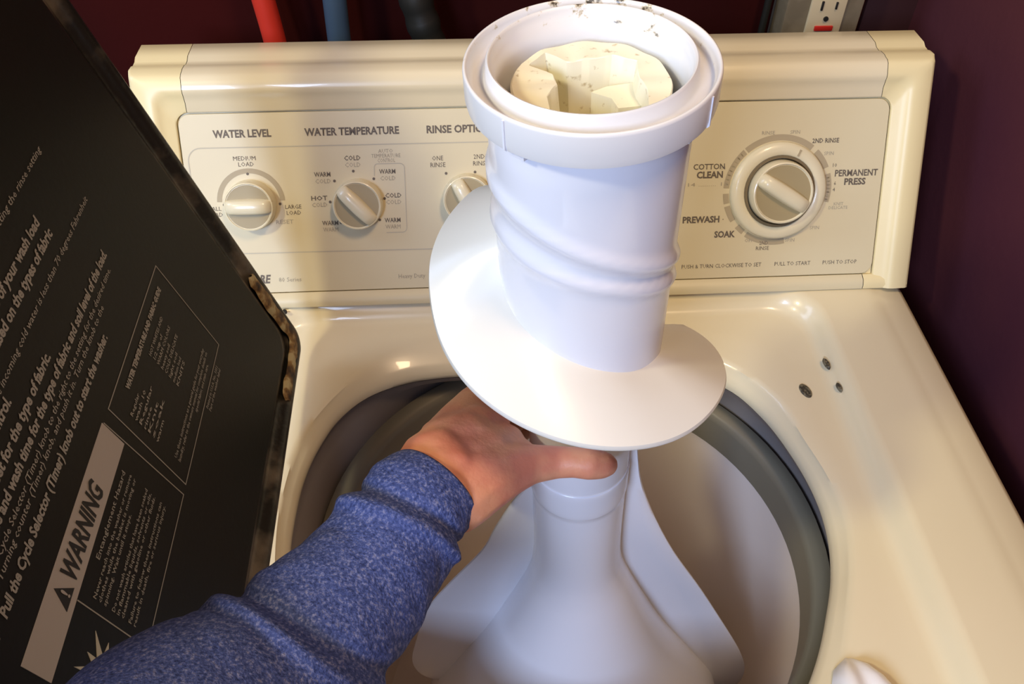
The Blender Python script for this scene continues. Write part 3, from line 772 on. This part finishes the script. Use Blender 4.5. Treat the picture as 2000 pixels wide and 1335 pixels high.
# lower body
prof = [(.218, .0376), (.24, .0377), (.262, .0377), (.272, .0377), (.276, .0377), (.300, .0377), (.333, .0376), (.3335, .0382), (.336, .0385), (.362, .0385), (.3655, .0382), (.367, .0374), (.440, .0374), (.48, .0390), (.505, .0430), (.53, .0500), (.58, .066), (.66, .094), (.74, .130), (.80, .158), (.84, .172), (.875, .175), (.885, .172)]
ss = np.linspace(0, len(prof)-1, 90)
pp = []
for q0 in ss:
    i = min(int(q0), len(prof)-2); f = q0-i
    if i >= 11:
        a, b, c, d = [Vector((*prof[max(11, min(len(prof)-1, i+j))], 0)) for j in (-1, 0, 1, 2)]
        v = .5*((2*b)+(c-a)*f+(2*a-5*b+4*c-d)*f*f+(3*b-a-3*c+d)*f**3); pp.append((v.x, v.y))
    else:
        pp.append((prof[i][0]*(1-f)+prof[i+1][0]*f, prof[i][1]*(1-f)+prof[i+1][1]*f))
V, Fc = alathe(pp, 120)
obj('lower_body', V, Fc, PLASTIC, ag, angle=60)
def vane(outer, bend):
    """plate in the plane of the axis; outer = (s, signed x offset)"""
    O = spline([Vector((s, x, 0)) for s, x in outer], 5); sg = 1 if O[0].y > 0 else -1
    rows = []
    for i, p in enumerate(O):
        inn = .030*sg if p.x < .5 else sg*(.030+(p.x-.5)*.20)
        inn = sg*min(abs(inn), abs(p.y)-.002)
        cs = []
        for side in (1, -1):
            fr = [0, .35, .7, .95, 1.0] if side == 1 else [1.0, .95, .7, .35, 0]
            for f in fr:
                x = inn+(p.y-inn)*f; th = .0024 if f < 1 else .0010
                yb = -bend*((abs(x)-.03)/.16)**2 if abs(x) > .03 else 0
                k_ = min(1, max(0, (p.x-.38)/.32)); k_ = k_*k_*(3-2*k_)
                q_ = A0-AX*(p.x+.024*k_)+EX*x+EY*(yb-side*th+.015*k_)
                cs.append(CAM+(q_-CAM)*SA)
        rows.append(cs)
    V, Fc = loft(rows, True, True, True)
    return obj('vane', V, Fc, PLASTIC, ag, angle=50)
vane([(.30, -.036), (.35, -.0375), (.3667, -.040), (.398, -.056), (.435, -.071), (.473, -.085), (.535, -.121), (.592, -.149), (.673, -.171), (.715, -.1795), (.745, -.178), (.765, -.170), (.775, -.155), (.770, -.140)], -.004)
vane([(.28, .040), (.34, .0455), (.382, .052), (.435, .067), (.5, .091), (.584, .129), (.682, .170), (.745, .194), (.790, .206), (.830, .207), (.860, .198), (.875, .18)], .004)

# ================================================================== PERSON: left hand, forearm, sleeve
pe = empty('person', pt(300, 1500, .34), 'left arm of a person in a heather-blue sleeve gripping the agitator neck', 'person')
def capsule_chain(bm, pts):
    """tapered rounded chain: spheres + interpolated rings"""
    P = [(Vector(p), r) for p, r in pts]
    for (a, ra), (b, rb) in zip(P, P[1:]):
        n_ = max(2, int((b-a).length/.0035))
        for k in range(n_+1):
            t = k/n_; bmesh.ops.create_icosphere(bm, subdivisions=2, radius=ra+(rb-ra)*t, matrix=Matrix.Translation(a.lerp(b, t)))
bm = bmesh.new()
NK = ap(.262, 0, 0)      # neck axis point level with the index finger
DN = -AX
def nk(drop, ph, r): return NK+DN*drop+EX*(r*math.cos(math.radians(ph)))+EY*(r*math.sin(math.radians(ph)))
RF = .0377*SA            # neck radius
# forearm (hidden by the sleeve, one continuous body)
fore = [(pt(180, 1760, .300), .050), (pt(300, 1560, .335), .042), (pt(430, 1360, .370), .033), (pt(600, 1250, .392), .030), (pt(710, 1130, .418), .0275), (pt(800, 1010, .435), .0245)]
capsule_chain(bm, fore+[(pt(864, 938, .450), .0238)])
capsule_chain(bm, [(pt(800, 1010, .438), .0230), (pt(858, 915, .456), .0232), (pt(880, 985, .452), .0150)])
M0 = pt(930, 790, .512)
mcps = [(M0, .0125), (M0+DN*.020+Vector((-.001, .003, 0)), .0125), (M0+DN*.038+Vector((.001, .003, 0)), .0115), (M0+DN*.054+Vector((.004, -.002, 0)), .0105)]
carp = [pt(866, 885, .462), pt(868, 900, .464)+DN*.008, pt(874, 920, .464)+DN*.015, pt(880, 940, .464)+DN*.020]
for (m_, r_), c_ in zip(mcps, carp):
    capsule_chain(bm, [(c_, .0178), (c_.lerp(m_, .5), .0158), (m_, r_)])
for i in range(3):
    a = (mcps[i][0]+mcps[i+1][0])/2; b = (carp[i]+carp[i+1])/2
    capsule_chain(bm, [(b, .016), (a, .0105)])
# web between thumb and index, thenar mass
capsule_chain(bm, [(pt(885, 880, .468), .0215), (pt(925, 845, .482), .0165), (pt(962, 832, .496), .0110)])
capsule_chain(bm, [(pt(895, 915, .462), .0235), (pt(945, 890, .468), .0180), (pt(985, 868, .480), .0125)])
capsule_chain(bm, [(pt(910, 870, .470), .0190), (pt(965, 885, .474), .0150), (pt(1010, 890, .474), .0110)])
# fingers curling round the back of the neck
for i, (m_, r_) in enumerate(mcps):
    d0 = (m_-NK).dot(DN); rf = (.0085, .0088, .0083, .0074)[i]; last = (48, 38, 46, 58)[i]
    capsule_chain(bm, [(m_, r_), (nk(d0+.001, 132, RF+.019), rf*1.15), (nk(d0+.002, 104, RF+.0115), rf*1.05), (nk(d0+.003, 78, RF+.0095), rf), (nk(d0+.003, last, RF+.0083), rf*.87)])
# thumb across the front of the neck
capsule_chain(bm, [(pt(890, 960, .449), .0220), (pt(935, 935, .455), .0195), (pt(985, 918, .461), .0150), (pt(1035, 906, .466), .0112), (pt(1085, 902, .4690), .0094), (pt(1120, 902, .4670), .0088), (pt(1150, 905, .4665), .0092), (pt(1172, 907, .4685), .0082), (pt(1184, 907, .4705), .0068)])
capsule_chain(bm, [(pt(900, 985, .452), .0110), (pt(950, 955, .460), .0130), (pt(1000, 925, .465), .0110)])
me = bpy.data.meshes.new('tmp_hand'); bm.to_mesh(me); bm.free()
tmp = bpy.data.objects.new('tmp_hand', me); COL.objects.link(tmp)
md = tmp.modifiers.new('r', 'REMESH'); md.mode = 'VOXEL'; md.voxel_size = .0016
md = tmp.modifiers.new('s', 'SMOOTH'); md.iterations = 9; md.factor = .5
dg = bpy.context.evaluated_depsgraph_get()
hand = bpy.data.meshes.new_from_object(tmp.evaluated_get(dg)); bpy.data.objects.remove(tmp)
# creases and tendons
TIP = pt(1150, 905, .50)
hand.name = 'body'
link('body', hand, SKIN, pe, angle=180)

# sleeve: swept tube with folds, cuff rim turned in
SP = spline([pt(180, 1760, .300), pt(370, 1475, .350), pt(510, 1360, .378), pt(625, 1240, .400), pt(725, 1114, .420), pt(795, 1014, .434), pt(850, 950, .446)], 16)
nS = len(SP)
SR = np.interp(np.linspace(0, 1, nS), [0, .17, .34, .5, .67, .84, 1.0], [.062, .0540, .0460, .0390, .0330, .0284, .0262])
T = [(SP[min(i+1, nS-1)]-SP[max(i-1, 0)]).normalized() for i in range(nS)]
rows = []; segS = 96
for i in range(nS):
    e = T[i].cross(Vector((0, 0, 1))).normalized(); g = T[i].cross(e)
    f = i/(nS-1); row = []
    for k in range(segS):
        a = 2*PI*k/segS
        dirv = math.cos(a)*e+math.sin(a)*g
        p = SP[i]+dirv*SR[i]
        nn = noise.noise(p*22+Vector((7, 2, 1)))
        # diagonal folds
        ph1 = f*30+2.2*math.sin(a+.6)+3.0*nn
        fold = .0012*(math.sin(ph1))**3*(.4+.6*math.sin(a*1.0+1.1)**2)
        fold += .0022*nn
        # strong ring fold behind the cuff
        fold += .0034*math.exp(-((f-.80-.03*math.sin(a+.8))/.022)**2)-.0022*math.exp(-((f-.845-.03*math.sin(a+.8))/.014)**2)
        fold += .0040*math.exp(-((f-.44-.06*math.sin(a+.4))/.030)**2)-.0030*math.exp(-((f-.49-.06*math.sin(a+.4))/.022)**2)
        if f > .93: fold *= (1-f)/.07
        row.append(SP[i]+dirv*(SR[i]+fold))
    rows.append(row)
# turned-in cuff
c_ = SP[-1]; cuff = rows[-1]
rows.append([p+T[-1]*.0012+(c_-p).normalized()*.0010 for p in cuff])
rows.append([p+(c_-p).normalized()*.0022 for p in cuff])
rows.append([p-T[-1]*.02+(c_-p).normalized()*.0024 for p in cuff])
V, Fc = loft(rows)
obj('sleeve', V, Fc, SLEEVE, pe, angle=180)
